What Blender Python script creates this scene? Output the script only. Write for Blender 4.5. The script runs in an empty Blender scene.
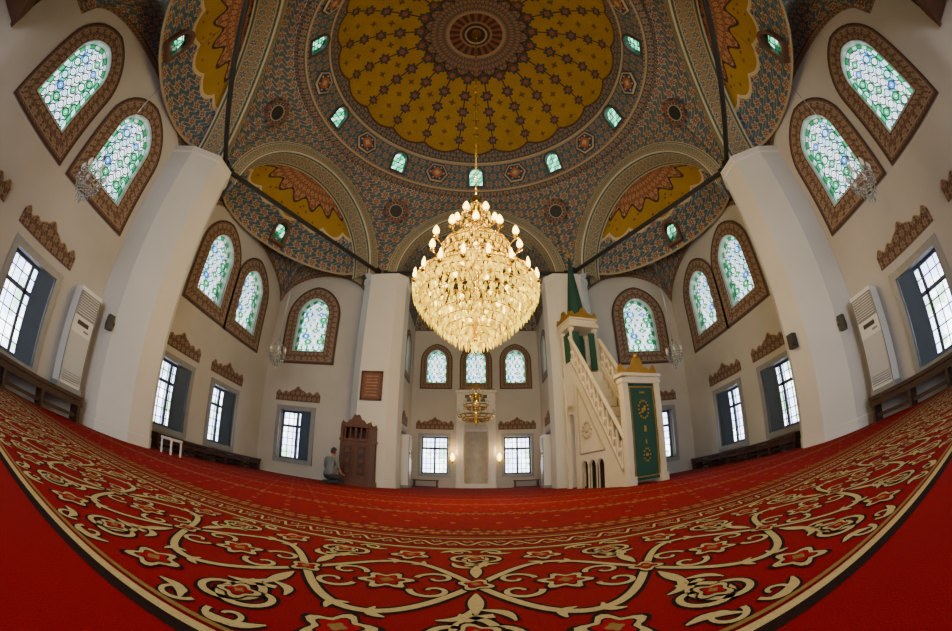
import bpy, math, random
from mathutils import Vector, Matrix
random.seed(7)
pi=math.pi; sin=math.sin; cos=math.cos
SC=bpy.context.scene; COL=bpy.context.collection
def V3(*a): return Vector(a)
# ------------------------------------------------------------------ shader DSL
class E:
    def __init__(s,g,k): s.g=g; s.k=k
    def __add__(s,o): return s.g.m('ADD',s,o)
    def __radd__(s,o): return s.g.m('ADD',o,s)
    def __sub__(s,o): return s.g.m('SUBTRACT',s,o)
    def __rsub__(s,o): return s.g.m('SUBTRACT',o,s)
    def __mul__(s,o): return s.g.m('MULTIPLY',s,o)
    def __rmul__(s,o): return s.g.m('MULTIPLY',o,s)
    def __truediv__(s,o): return s.g.m('DIVIDE',s,o)
class G:
    def __init__(g,name):
        g.mat=bpy.data.materials.new(name); g.mat.use_nodes=True
        g.t=g.mat.node_tree; g.t.nodes.clear()
        g.out=g.t.nodes.new('ShaderNodeOutputMaterial')
    def n(g,t): return g.t.nodes.new(t)
    def put(g,inp,v):
        if isinstance(v,E): g.t.links.new(v.k,inp)
        elif isinstance(v,(tuple,list)): inp.default_value=tuple(v)+((1,) if len(v)==3 and len(inp.default_value)==4 else ())
        else: inp.default_value=v
    def m(g,op,a,b=0.0,c=0.0,clamp=False):
        n=g.n('ShaderNodeMath'); n.operation=op; n.use_clamp=clamp
        g.put(n.inputs[0],a); g.put(n.inputs[1],b); g.put(n.inputs[2],c)
        return E(g,n.outputs[0])
    def sin(g,a): return g.m('SINE',a)
    def cos(g,a): return g.m('COSINE',a)
    def abs(g,a): return g.m('ABSOLUTE',a)
    def fr(g,a): return g.m('FRACT',a)
    def fl(g,a): return g.m('FLOOR',a)
    def lt(g,a,b): return g.m('LESS_THAN',a,b)
    def gt(g,a,b): return g.m('GREATER_THAN',a,b)
    def mxm(g,a,b): return g.m('MAXIMUM',a,b)
    def sq(g,a): return g.m('SQRT',a)
    def at(g,a,b): return g.m('ARCTAN2',a,b)
    def mx(g,f,a,b):
        n=g.n('ShaderNodeMix'); n.data_type='RGBA'
        g.put(n.inputs[0],f); g.put(n.inputs[6],a); g.put(n.inputs[7],b)
        return E(g,n.outputs[2])
    def uv(g):
        n=g.n('ShaderNodeUVMap'); s=g.n('ShaderNodeSeparateXYZ'); g.t.links.new(n.outputs[0],s.inputs[0])
        return E(g,s.outputs[0]),E(g,s.outputs[1])
    def obj(g):
        n=g.n('ShaderNodeTexCoord'); s=g.n('ShaderNodeSeparateXYZ'); g.t.links.new(n.outputs['Object'],s.inputs[0])
        return E(g,s.outputs[0]),E(g,s.outputs[1]),E(g,s.outputs[2])
    def vec(g,x,y,z=0.0):
        n=g.n('ShaderNodeCombineXYZ'); g.put(n.inputs[0],x); g.put(n.inputs[1],y); g.put(n.inputs[2],z); return E(g,n.outputs[0])
    def noise(g,scale,detail=2,vec=None,rough=.5):
        n=g.n('ShaderNodeTexNoise'); n.inputs['Scale'].default_value=scale; n.inputs['Detail'].default_value=detail; n.inputs['Roughness'].default_value=rough
        if vec is None:
            tc=g.n('ShaderNodeTexCoord'); g.t.links.new(tc.outputs['Object'],n.inputs['Vector'])
        else: g.put(n.inputs['Vector'],vec)
        return E(g,n.outputs[0])
    def voro(g,scale,vec=None,feat='F1',rnd=1.0):
        n=g.n('ShaderNodeTexVoronoi'); n.feature=feat; n.inputs['Scale'].default_value=scale; n.inputs['Randomness'].default_value=rnd
        if vec is None:
            tc=g.n('ShaderNodeTexCoord'); g.t.links.new(tc.outputs['Object'],n.inputs['Vector'])
        else: g.put(n.inputs['Vector'],vec)
        return E(g,n.outputs['Distance']), (E(g,n.outputs['Color']) if feat=='F1' else None)
    def bsdf(g,col,rough=.7,metal=0.0,em=None,ems=0.0,bump=None,bs=.2,spec=.4,bd=.02):
        n=g.n('ShaderNodeBsdfPrincipled'); g.put(n.inputs['Base Color'],col); g.put(n.inputs['Roughness'],rough); g.put(n.inputs['Metallic'],metal)
        n.inputs['Specular IOR Level'].default_value=spec
        if em is not None: g.put(n.inputs['Emission Color'],em); g.put(n.inputs['Emission Strength'],ems)
        if bump is not None:
            b=g.n('ShaderNodeBump'); b.inputs['Strength'].default_value=bs; b.inputs['Distance'].default_value=bd; g.put(b.inputs['Height'],bump)
            g.t.links.new(b.outputs[0],n.inputs['Normal'])
        return n.outputs[0]
    def done(g,sh): g.t.links.new(sh,g.out.inputs[0]); return g.mat
def plain(name,col,rough=.6,metal=0.0,em=0.0,emc=None,nz=.0,spec=.4):
    g=G(name); c=tuple(col)
    if nz>0:
        f=g.noise(6,4); c=g.mx(f,tuple(x*(1-nz) for x in col),tuple(min(1,x*(1+nz)) for x in col))
    return g.done(g.bsdf(c,rough,metal,em=(emc or col) if em else None,ems=em,spec=spec))
CREAM=(.48,.385,.22); TERRA=(.26,.075,.03); BLUE=(.055,.10,.135); BLUE2=(.025,.06,.095); GOLD=(.34,.20,.006); DBROWN=(.035,.016,.009); GREEN=(.035,.10,.06)
def arab(g,u,v,s,bg,c1,c2,line,pet=6):
    row=g.fl(v/s); uu=u/s+row*.5
    x=g.fr(uu)-.5; y=g.fr(v/s)-.5
    r=g.sq(x*x+y*y); a=g.at(y,x)
    w1=g.abs(g.sin(u*(6.283/s)+1.8*g.sin(v*(6.283/s))))
    w2=g.abs(g.sin(v*(9.4/s)+1.8*g.sin(u*(6.283/s))))
    col=g.mx(g.lt(w2,.3),bg,c2)
    col=g.mx(g.lt(w1,.15),col,line)
    p=.27+.085*g.cos(a*float(pet))
    col=g.mx(g.lt(r,p),col,c1)
    col=g.mx(g.lt(g.abs(r-p),.028),col,line)
    p2=.12+.04*g.cos(a*8.0)
    col=g.mx(g.lt(r,p2),col,bg)
    col=g.mx(g.lt(r,.05),col,line)
    return col
def arab_mat(name,s,bg,c1,c2,line,edges=None,width=.33,var=.25,pet=6):
    g=G(name); u,v=g.uv()
    col=arab(g,u,v,s,bg,c1,c2,line,pet)
    if edges:
        for (a,b,c) in edges:
            col=g.mx(g.gt(v,a)*g.lt(v,b),col,c)
    nzv=g.noise(1.2,3)
    col=g.mx(nzv*var,col,(.02,.015,.012))
    return g.done(g.bsdf(col,.75))
m_pend=arab_mat('pendentive painting',.36,BLUE,TERRA,(.13,.09,.055),CREAM,var=.45)
m_skirt=arab_mat('exedra painting',.32,(.07,.105,.13),TERRA,BLUE2,CREAM,var=.4)
m_arch=arab_mat('arch band painting',.19,(.19,.20,.14),TERRA,GREEN,CREAM,edges=[(0,.03,(.55,.52,.42)),(.03,.045,DBROWN),(.06,.07,CREAM),(.255,.265,CREAM),(.285,.30,DBROWN),(.30,.34,(.36,.38,.27))],var=.25)
m_soffit=arab_mat('arch soffit painting',.30,(.25,.22,.13),BLUE,TERRA,CREAM,edges=[(0,.05,(.55,.50,.36)),(.05,.10,GREEN),(.12,.14,CREAM),(.58,.60,CREAM),(.62,.67,GREEN),(.67,.75,(.5,.45,.33))],var=.25)
m_cornice=arab_mat('dome cornice painting',.2,BLUE2,TERRA,(.16,.11,.07),CREAM,var=.3)
m_drum=arab_mat('drum painting',.28,BLUE,TERRA,BLUE2,(.36,.29,.18),var=.35)
m_surround=arab_mat('window surround painting',.13,(.13,.065,.04),(.26,.18,.12),(.08,.035,.022),(.33,.25,.16),edges=[(0,.02,(.45,.41,.34)),(.02,.035,DBROWN),(.24,.25,(.34,.28,.2)),(.285,.34,(.06,.03,.02))],var=.12)
m_crest=arab_mat('window crest painting',.17,(.11,.055,.035),(.21,.12,.07),DBROWN,(.30,.22,.14),var=.2)
def semidome_mat():
    g=G('semi dome painting'); u,v=g.uv()
    ang=u*pi; r=1-v; x=r*g.cos(ang); y=r*g.sin(ang); a=ang
    col=arab(g,u*5.2,v*3.2,.30,BLUE,TERRA,BLUE2,CREAM)
    scal=.62+.06*g.abs(g.sin(a*7.0))
    gold=g.lt(r,scal)
    dots=g.voro(16,g.vec(x,y),rnd=.6)[0]
    gcol=g.mx(g.lt(dots,.20),GOLD,(.12,.05,.013))
    nz=g.noise(3,3); gcol=g.mx(nz*.4,gcol,(.08,.04,.01))
    col=g.mx(gold,col,gcol)
    col=g.mx(g.lt(g.abs(r-scal),.015),col,CREAM)
    ros=.44+.05*g.cos(a*16.0)
    pat=arab(g,a*1.0,r*1.6,.14,(.20,.065,.03),(.33,.13,.05),DBROWN,(.42,.27,.12))
    col=g.mx(g.lt(r,ros),col,pat)
    col=g.mx(g.lt(g.abs(r-ros),.014),col,DBROWN)
    col=g.mx(g.lt(r,.12+.03*g.cos(a*12.0)),col,(.04,.06,.10))
    return g.done(g.bsdf(col,.75))
m_semi=semidome_mat()
def dome_mat():
    g=G('main dome painting'); u,t=g.uv()
    N=20.0; R=4.6
    k=g.fr(u*N)-.5
    x=k*(t*(2*pi*R/N)); yr=t*R
    ph=g.fr(yr/.52)-.5; y=ph*.52
    d=g.sq(x*x+y*y); a=g.at(y,x)
    vor=g.noise(2.2,5)
    col=g.mx(vor,tuple(c*.6 for c in GOLD),tuple(c*1.15 for c in GOLD))
    tn=g.abs(g.sin(u*(2*pi*60.0)+3.0*g.sin(yr*14.0)))
    field=g.gt(t,.22)*g.lt(t,.86)
    col=g.mx(g.lt(tn,.12)*field*.5,col,(.08,.045,.012))
    k2=g.fr(u*N+.5)-.5; x2=k2*(t*(2*pi*R/N)); ph2=g.fr(yr/.52+.5)-.5; y2=ph2*.52
    d2=g.sq(x2*x2+y2*y2); a2=g.at(y2,x2)
    col=g.mx(g.lt(d2,.07+.025*g.cos(a2*4.0))*g.gt(t,.40)*field,col,(.10,.05,.018))
    col=g.mx(g.lt(g.abs(x),.018)*field,col,DBROWN)
    sz=.13+.03*g.cos(a*6.0)
    col=g.mx(g.lt(d,sz)*field,col,(.035,.05,.07))
    col=g.mx(g.lt(d,.07)*field,col,(.22,.06,.025))
    col=g.mx(g.lt(g.abs(d-sz),.016)*field,col,DBROWN)
    sc=.83+.05*g.abs(g.cos(u*(pi*N)))
    rimp=arab(g,u*27.0,yr,.22,BLUE2,TERRA,(.10,.055,.03),(.36,.29,.16))
    col=g.mx(g.gt(t,sc-.02),col,(.07,.03,.018))
    col=g.mx(g.gt(t,sc),col,rimp)
    col=g.mx(g.lt(g.abs(t-.985),.015),col,CREAM)
    ca=u*(2*pi)
    r1=.23+.04*g.abs(g.cos(ca*10.0))
    pat=arab(g,u*9.6,yr,.15,(.07,.06,.055),TERRA,DBROWN,(.30,.21,.10))
    col=g.mx(g.lt(t,r1),col,pat)
    col=g.mx(g.lt(g.abs(t-r1),.008),col,DBROWN)
    col=g.mx(g.lt(t,.135),col,g.mx(g.gt(g.cos(ca*20.0),0.0),(.035,.018,.012),(.17,.05,.02)))
    col=g.mx(g.lt(g.abs(t-.14),.008),col,(.26,.18,.09))
    col=g.mx(g.lt(t,.075),col,(.04,.018,.012))
    col=g.mx(g.lt(t,.03),col,(.20,.08,.03))
    col=g.mx(g.lt(g.abs(t-.075),.006),col,(.22,.13,.06))
    return g.done(g.bsdf(col,.75))
m_dome=dome_mat()
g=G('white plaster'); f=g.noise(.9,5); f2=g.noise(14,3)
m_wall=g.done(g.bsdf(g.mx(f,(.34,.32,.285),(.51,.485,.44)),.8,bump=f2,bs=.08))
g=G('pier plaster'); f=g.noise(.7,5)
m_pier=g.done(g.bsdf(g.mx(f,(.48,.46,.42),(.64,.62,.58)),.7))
m_marble=plain('grey marble',(.22,.225,.235),.4,nz=.25)
m_wmarble=plain('cream marble',(.58,.51,.37),.4,nz=.1)
m_wmarble2=plain('white marble',(.60,.57,.51),.4,nz=.1)
m_brass=plain('brass',(.70,.44,.06),.25,1.0)
m_goldleaf=plain('gilding',(.46,.26,.05),.4,.7,nz=.3)
m_iron=plain('black iron',(.008,.008,.009),.6)
m_dark=plain('dark metal',(.02,.02,.022),.5)
m_wood=plain('carved walnut',(.085,.03,.013),.5,nz=.4)
m_wood2=plain('dark wood bench',(.04,.018,.011),.5,nz=.4)
m_shutter=plain('blue grey shutter',(.045,.075,.125),.55,nz=.2)
m_acw=plain('white plastic',(.62,.62,.60),.45)
m_acg=plain('grey plastic',(.20,.21,.22),.5)
m_bulb=plain('lamp glass lit',(1,.75,.2),.3,em=9.0,emc=(1,.70,.13))
m_bulb2=plain('lamp glass white',(.5,.5,.46),.2)
m_silver=plain('silver crystal',(.42,.45,.43),.25,.6)
m_spire=plain('green spire paint',(.012,.05,.04),.5,nz=.2)
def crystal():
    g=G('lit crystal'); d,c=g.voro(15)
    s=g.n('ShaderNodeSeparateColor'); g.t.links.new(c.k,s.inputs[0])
    r=E(g,s.outputs[0]); st=r*r*3.2+.75  # glow put into the crystals, varied per cell as painted sparkle
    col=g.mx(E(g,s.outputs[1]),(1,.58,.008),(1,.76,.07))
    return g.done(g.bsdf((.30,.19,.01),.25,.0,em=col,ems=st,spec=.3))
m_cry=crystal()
def tglass(lead,tint,leadcol,g):
    tr=g.n('ShaderNodeBsdfTransparent'); g.put(tr.inputs[0],tint)
    pb=g.bsdf(leadcol,.6)
    mxs=g.n('ShaderNodeMixShader'); g.put(mxs.inputs[0],lead); g.t.links.new(tr.outputs[0],mxs.inputs[1]); g.t.links.new(pb,mxs.inputs[2])
    return g.done(mxs.outputs[0])
def glass_center():
    g=G('stained glass lattice'); u,v=g.uv()
    s=.22
    row=g.fl(v/(s*.866)); uu=u/s+row*.5
    x=g.fr(uu)-.5; y=(g.fr(v/(s*.866))-.5)*.866
    r=g.sq(x*x+y*y)
    x2=g.fr(uu+.5)-.5
    lead=g.mxm(g.lt(g.abs(r-.36),.07),g.mxm(g.lt(g.abs(x2),.06),g.lt(g.abs(y),.045)*g.gt(r,.36)))
    lead=g.mxm(lead,g.lt(g.abs(r-.13),.035))
    cn=g.n('ShaderNodeTexWhiteNoise'); cn.noise_dimensions='2D'; g.put(cn.inputs['Vector'],g.vec(g.fl(uu),row+g.gt(r,.36)*17.0))
    rv=E(g,cn.outputs[0])
    tint=g.mx(g.gt(rv,.52),(1.0,1.0,.98),(.45,.85,.92))
    tint=g.mx(g.gt(rv,.70),tint,(.05,.42,.18))
    tint=g.mx(g.gt(rv,.90),tint,(.08,.30,.66))
    tint=g.mx(g.lt(r,.13),tint,(.95,1.0,.95))
    return tglass(lead,tint,(.06,.12,.085),g)
def glass_border(name='stained glass border',c1=(.02,.26,.10),c2=(.40,.72,.62),p=.16):
    g=G(name); u,v=g.uv()
    k=g.fr(u/p); lead=g.mxm(g.lt(k,.14),g.mxm(g.lt(v,.014),g.gt(v,.100)))
    tint=g.mx(g.gt(g.fr(u/(p*2)),.5),c1,c2)
    return tglass(lead,tint,(.03,.06,.045),g)
m_gc=glass_center(); m_gb=glass_border()
m_gdrum=glass_border('drum glass',(.03,.50,.20),(.45,.92,.60),.22)
def clear_glass():
    g=G('clear window glass'); f=g.noise(1.6,3)
    tr=g.n('ShaderNodeBsdfTransparent')
    c=g.mx(g.gt(f,.54),(.62,.66,.88),(1,1,1)); c=g.mx(g.lt(g.noise(2.6,3),.43),c,(.38,.56,.40))
    g.put(tr.inputs[0],c)
    return g.done(tr.outputs[0])
m_clear=clear_glass()
def carpet_mat():
    g=G('red carpet'); x,y,z=g.obj()
    f=g.noise(1.3,3); f3=g.noise(230,2)
    base=g.mx(f,(.20,.003,.006),(.32,.006,.008))
    base=g.mx(f3*.6,base,(.06,.001,.002))
    s=.30
    row=g.fl(y/s); uu=x/s+row*.5
    cx=g.fr(uu)-.5; cy=g.fr(y/s)-.5
    r=g.sq(cx*cx+cy*cy); a=g.at(cy,cx)
    fld=g.gt(y,2.0)
    p=.20+.07*g.cos(a*4.0)
    col=g.mx(g.lt(g.abs(r-p),.028)*fld,base,(.12,.006,.006))
    col=g.mx(g.lt(r,.07)*fld,col,(.36,.17,.05))
    w=g.abs(g.sin(x*(6.283/s)+1.5*g.sin(y*(6.283/s))))
    col=g.mx(g.lt(w,.13)*fld*.8,col,(.10,.004,.004))
    fy=g.fr((y-2.0)/1.2)
    band=g.lt(fy,.14)*fld
    bb=arab(g,x,y-2.0,.085,(.16,.006,.006),(.34,.16,.05),(.10,.02,.01),(.28,.16,.055))
    col=g.mx(band,col,bb)
    col=g.mx(g.lt(g.abs(fy-.145),.012)*fld,col,(.05,.006,.004))
    return g.done(g.bsdf(col,.95,bump=f3,bs=.6,spec=.06,bd=.006))
m_carpet=carpet_mat()
def wool(name,c):
    g=G(name); f3=g.noise(230,2)
    return g.done(g.bsdf(g.mx(f3,tuple(x*.55 for x in c),tuple(x*1.2 for x in c)),.95,bump=f3,bs=.6,spec=.06,bd=.006))
m_ccream=wool('carpet cream wool',(.50,.40,.19)); m_colive=wool('carpet olive wool',(.25,.16,.05)); m_cdark=wool('carpet dark wool',(.020,.009,.008)); m_cred=wool('carpet red wool',(.30,.005,.008))
# ------------------------------------------------------------------ mesh builder
def empty(name,loc=(0,0,0)):
    o=bpy.data.objects.new(name,None); COL.objects.link(o); o.location=loc; o.empty_display_size=.2; return o
class B:
    def __init__(s): s.v=[]; s.f=[]; s.mi=[]; s.uv=[]
    def face(s,pts,mi=0,uv=None):
        i=len(s.v); s.v+= [tuple(p) for p in pts]; s.f.append(tuple(range(i,i+len(pts)))); s.mi.append(mi)
        s.uv.append(uv or [(p[0]+p[1],p[2]) for p in pts])
    def mesh(s,vs,fs,mi=0):
        i=len(s.v); s.v+=[tuple(p) for p in vs]
        for f in fs:
            s.f.append(tuple(i+j for j in f)); s.mi.append(mi); s.uv.append([(vs[j][0]+vs[j][1],vs[j][2]) for j in f])
    def box(s,c,d,mi=0,M=None):
        vs=[]
        for sz in(-1,1):
            for sy in(-1,1):
                for sx in(-1,1):
                    p=Vector((c[0]+sx*d[0]/2,c[1]+sy*d[1]/2,c[2]+sz*d[2]/2)); vs.append(M@p if M else p)
        s.mesh(vs,[(0,2,3,1),(4,5,7,6),(0,1,5,4),(2,6,7,3),(0,4,6,2),(1,3,7,5)],mi)
    def cyl(s,p0,p1,r0,r1=None,n=10,mi=0,cap=True):
        p0=Vector(p0);p1=Vector(p1); r1=r0 if r1 is None else r1
        d=(p1-p0).normalized(); a=d.orthogonal().normalized(); b=d.cross(a)
        vs=[p0+(a*cos(2*pi*i/n)+b*sin(2*pi*i/n))*r0 for i in range(n)]+[p1+(a*cos(2*pi*i/n)+b*sin(2*pi*i/n))*r1 for i in range(n)]
        fs=[(i,(i+1)%n,n+(i+1)%n,n+i) for i in range(n)]
        if cap: fs+=[tuple(range(n))[::-1],tuple(range(n,2*n))]
        s.mesh(vs,fs,mi)
    def lathe(s,prof,c=(0,0,0),n=24,mi=0,M=None):
        vs=[]
        for r,z in prof:
            for i in range(n):
                p=Vector((c[0]+r*cos(2*pi*i/n),c[1]+r*sin(2*pi*i/n),c[2]+z)); vs.append(M@p if M else p)
        fs=[]
        for j in range(len(prof)-1):
            for i in range(n): fs.append((j*n+i,j*n+(i+1)%n,(j+1)*n+(i+1)%n,(j+1)*n+i))
        s.mesh(vs,fs,mi)
    def ball(s,c,r,mi=0,n=8,sz=1.0):
        s.lathe([(max(1e-4,r*sin(pi*j/n)),-r*sz*cos(pi*j/n)) for j in range(n+1)],c,n+2,mi)
    def torus(s,c,R,r,n=32,k=6,mi=0):
        vs=[];fs=[]
        for i in range(n):
            for j in range(k):
                a=2*pi*i/n;b=2*pi*j/k
                vs.append((c[0]+(R+r*cos(b))*cos(a),c[1]+(R+r*cos(b))*sin(a),c[2]+r*sin(b)))
        for i in range(n):
            for j in range(k): fs.append((i*k+j,((i+1)%n)*k+j,((i+1)%n)*k+(j+1)%k,i*k+(j+1)%k))
        s.mesh(vs,fs,mi)
    def tube(s,pts,r,n=6,mi=0):
        for a,b in zip(pts[:-1],pts[1:]): s.cyl(a,b,r,r,n,mi)
    def plate(s,prof,O,R,N,th,mi=0,z0=0):
        O=Vector(O)
        P=lambda x,z,d: O+R*x+Vector((0,0,z))+N*d
        for (x0,a),(x1,b) in zip(prof[:-1],prof[1:]):
            s.face([P(x0,z0,th),P(x1,z0,th),P(x1,b,th),P(x0,a,th)],mi,[(x0,z0),(x1,z0),(x1,b),(x0,a)])
            s.face([P(x0,z0,0),P(x0,a,0),P(x1,b,0),P(x1,z0,0)],mi)
            s.face([P(x0,a,0),P(x0,a,th),P(x1,b,th),P(x1,b,0)],mi)
            s.face([P(x0,z0,0),P(x1,z0,0),P(x1,z0,th),P(x0,z0,th)],mi)
        for (x,a) in (prof[0],prof[-1]):
            s.face([P(x,z0,0),P(x,z0,th),P(x,a,th),P(x,a,0)],mi)
    def build(s,name,mats,parent=None,smooth=False,weld=False):
        me=bpy.data.meshes.new(name); me.from_pydata(s.v,[],s.f)
        for m in (mats if isinstance(mats,(list,tuple)) else [mats]): me.materials.append(m)
        uvl=me.uv_layers.new(name='UVMap'); k=0
        for fi,f in enumerate(s.f):
            me.polygons[fi].material_index=s.mi[fi]
            for j in range(len(f)): uvl.data[k].uv=s.uv[fi][j]; k+=1
        me.update()
        if smooth:
            me.polygons.foreach_set('use_smooth',[True]*len(me.polygons))
        o=bpy.data.objects.new(name,me); COL.objects.link(o)
        if parent: o.parent=parent; o.matrix_parent_inverse=Matrix.Translation(parent.location).inverted()
        return o
def grid(name,nu,nv,P,UV,mat,parent=None,keep=None,smooth=True):
    vs=[];uvs=[]
    for j in range(nv+1):
        for i in range(nu+1):
            u=i/nu;v=j/nv; vs.append(tuple(P(u,v))); uvs.append(UV(u,v))
    fs=[]
    for j in range(nv):
        for i in range(nu):
            if keep and not keep((i+.5)/nu,(j+.5)/nv): continue
            a=j*(nu+1)+i; fs.append((a,a+1,a+nu+2,a+nu+1))
    me=bpy.data.meshes.new(name); me.from_pydata(vs,[],fs); me.materials.append(mat)
    l=me.uv_layers.new(name='UVMap')
    for k,lp in enumerate(me.loops): l.data[k].uv=uvs[lp.vertex_index]
    if smooth: me.polygons.foreach_set('use_smooth',[True]*len(me.polygons))
    me.update(); o=bpy.data.objects.new(name,me); COL.objects.link(o)
    if parent: o.parent=parent; o.matrix_parent_inverse=Matrix.Translation(parent.location).inverted()
    return o
def arch_loop(cx,z0,z1,w,n=18,point=.12):
    hw=w/2; rise=hw*(1+point); zs=z1-rise
    pts=[(cx-hw,z0),(cx-hw,(z0+zs)/2),(cx-hw,zs)]
    for i in range(1,n):
        a=pi-pi*i/n
        pts.append((cx+hw*cos(a),zs+hw*sin(a)+hw*point*(1-abs(cos(a)))))
    pts+=[(cx+hw,zs),(cx+hw,(z0+zs)/2),(cx+hw,z0),(cx,z0)]
    return pts
def rect_loop(cx,z0,z1,w):
    h=w/2; return [(cx-h,z0),(cx-h,z1),(cx,z1),(cx+h,z1),(cx+h,z0),(cx,z0)]
def wall(name,O,R,N,outer,holes,th,mat,parent=None):
    cu=bpy.data.curves.new(name,'CURVE'); cu.dimensions='2D'; cu.fill_mode='BOTH'; cu.extrude=th/2
    for loop in [outer]+holes:
        sp=cu.splines.new('POLY'); sp.points.add(len(loop)-1)
        for i,(x,z) in enumerate(loop): sp.points[i].co=(x,z,0,1)
        sp.use_cyclic_u=True
    tmp=bpy.data.objects.new('tmp',cu); COL.objects.link(tmp)
    dg=bpy.context.evaluated_depsgraph_get()
    me=bpy.data.meshes.new_from_object(tmp.evaluated_get(dg)); bpy.data.objects.remove(tmp)
    O=Vector(O); c=O-N*(th/2)
    Mx=Matrix((( R.x,0,N.x,c.x),(R.y,0,N.y,c.y),(0,1,0,c.z),(0,0,0,1)))
    me.transform(Mx); me.name=name; me.materials.clear(); me.materials.append(mat)
    o=bpy.data.objects.new(name,me); COL.objects.link(o)
    if parent: o.parent=parent
    return o
WN=[0]
m_cro=plain('crest outline',(.30,.20,.11))
def window(O,R,N,kind,cx,z0,z1,w,b=.43,th=.3,shut=0,crest=True):
    WN[0]+=1; nm='window_%d'%WN[0]; O=Vector(O); P=lambda x,z,d=0: O+R*x+Vector((0,0,z))+N*d
    root=empty(nm,P(cx,(z0+z1)/2))
    if kind=='arch':
        L0=arch_loop(cx,z0,z1,w); L1=arch_loop(cx,z0-b,z1+b,w+2*b); b_=B()
        n=len(L0); acc=0
        for i in range(n):
            j=(i+1)%n; dl=math.dist(L0[i],L0[j])*1.2; sc=.33/b
            b_.face([P(*L0[i],.04),P(*L0[j],.04),P(*L1[j],.04),P(*L1[i],.04)],0,[(acc*sc,0),((acc+dl)*sc,0),((acc+dl)*sc,.33),(acc*sc,.33)])
            b_.face([P(*L1[i],.04),P(*L1[j],.04),P(*L1[j],-.01),P(*L1[i],-.01)],1)
            b_.face([P(*L0[i],-.02),P(*L0[j],-.02),P(*L0[j],.04),P(*L0[i],.04)],1)
            acc+=dl
        b_.build('surround',[m_surround,m_marble],root)
        iw=.11 if w>1 else .07
        g_=B(); L2=arch_loop(cx,z0+iw,z1-iw,w-2*iw); d=-th*.45; acc=0
        for i in range(n):
            j=(i+1)%n; dl=math.dist(L0[i],L0[j])
            g_.face([P(*L0[i],d),P(*L0[j],d),P(*L2[j],d),P(*L2[i],d)],0,[(acc,0),(acc+dl,0),(acc+dl,.12),(acc,.12)]); acc+=dl
        g_.build('glass_border',m_gb,root)
        g2=B(); mid=(cx,(z0+z1)/2); q=1.0 if w>1 else 1.25
        for i in range(n):
            j=(i+1)%n; g2.face([P(*L2[i],d),P(*L2[j],d),P(*mid,d)],0,[((L2[i][0]-cx)*q,L2[i][1]*q),((L2[j][0]-cx)*q,L2[j][1]*q),(0,mid[1]*q)])
        g2.build('glass',m_gc,root)
    else:
        f=B(); fw=b
        for (x0,x1,a0,a1) in ((cx-w/2-fw,cx-w/2,z0-fw,z1+fw),(cx+w/2,cx+w/2+fw,z0-fw,z1+fw),(cx-w/2,cx+w/2,z1,z1+fw),(cx-w/2,cx+w/2,z0-fw,z0)):
            vs=[]
            for dd in(-.03,.05):
                for zz in(a0,a1):
                    for xx in (x0,x1): vs.append(P(xx,zz,dd))
            f.mesh(vs,[(0,1,3,2),(4,6,7,5),(0,4,5,1),(2,3,7,6),(0,2,6,4),(1,5,7,3)],0)
        f.build('marble_frame',m_marble,root)
        k=B(); d=-th*.6
        def bar(x0,x1,a0,a1,t=.03,mi=0):
            vs=[]
            for dd in(d-t/2,d+t/2):
                for zz in(a0,a1):
                    for xx in (x0,x1): vs.append(P(xx,zz,dd))
            k.mesh(vs,[(0,1,3,2),(4,6,7,5),(0,4,5,1),(2,3,7,6),(0,2,6,4),(1,5,7,3)],mi)
        bar(cx-w/2,cx-w/2+.06,z0,z1,.06,1);bar(cx+w/2-.06,cx+w/2,z0,z1,.06,1);bar(cx-w/2,cx+w/2,z0,z0+.06,.06,1);bar(cx-w/2,cx+w/2,z1-.06,z1,.06,1)
        bar(cx-.035,cx+.035,z0,z1,.05,1); bar(cx-w/2,cx+w/2,z0+(z1-z0)*.68-.03,z0+(z1-z0)*.68+.03,.05,1)
        d=-th*.95
        for q in range(1,6): xx=cx-w/2+w*q/6; bar(xx-.01,xx+.01,z0,z1,.02,0)
        for q in range(1,7): zz=z0+(z1-z0)*q/7; bar(cx-w/2,cx+w/2,zz-.01,zz+.01,.02,0)
        k.build('sash_and_grille',[m_iron,m_shutter],root)
        gl=B(); gl.face([P(cx-w/2,z0,-th*.6),P(cx+w/2,z0,-th*.6),P(cx+w/2,z1,-th*.6),P(cx-w/2,z1,-th*.6)]); gl.build('glass',m_clear,root)
        if shut:
            s_=B(); lw=w*.36
            hx=cx+shut*(w/2-.02); x0,x1=hx,hx-shut*lw
            A=P(x0,0,-.03); Bp=P(x1,0,-.13); ax=(Bp-A); L=ax.length; ax.normalize(); nn=Vector((0,0,1)).cross(ax)
            Mx=Matrix(((ax.x,nn.x,0,A.x),(ax.y,nn.y,0,A.y),(ax.z,nn.z,1,A.z),(0,0,0,1)))
            s_.box((L/2,0,(z0+z1)/2),(L,.035,z1-z0-.02),0,Mx)
            for (a0,a1) in ((.06,.34),(.40,.64),(.70,.94)):
                s_.box((L/2,0,z0+(z1-z0)*(a0+a1)/2),(L*.66,.06,(z1-z0)*(a1-a0)),0,Mx)
            s_.build('shutter',m_shutter,root)
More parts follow.
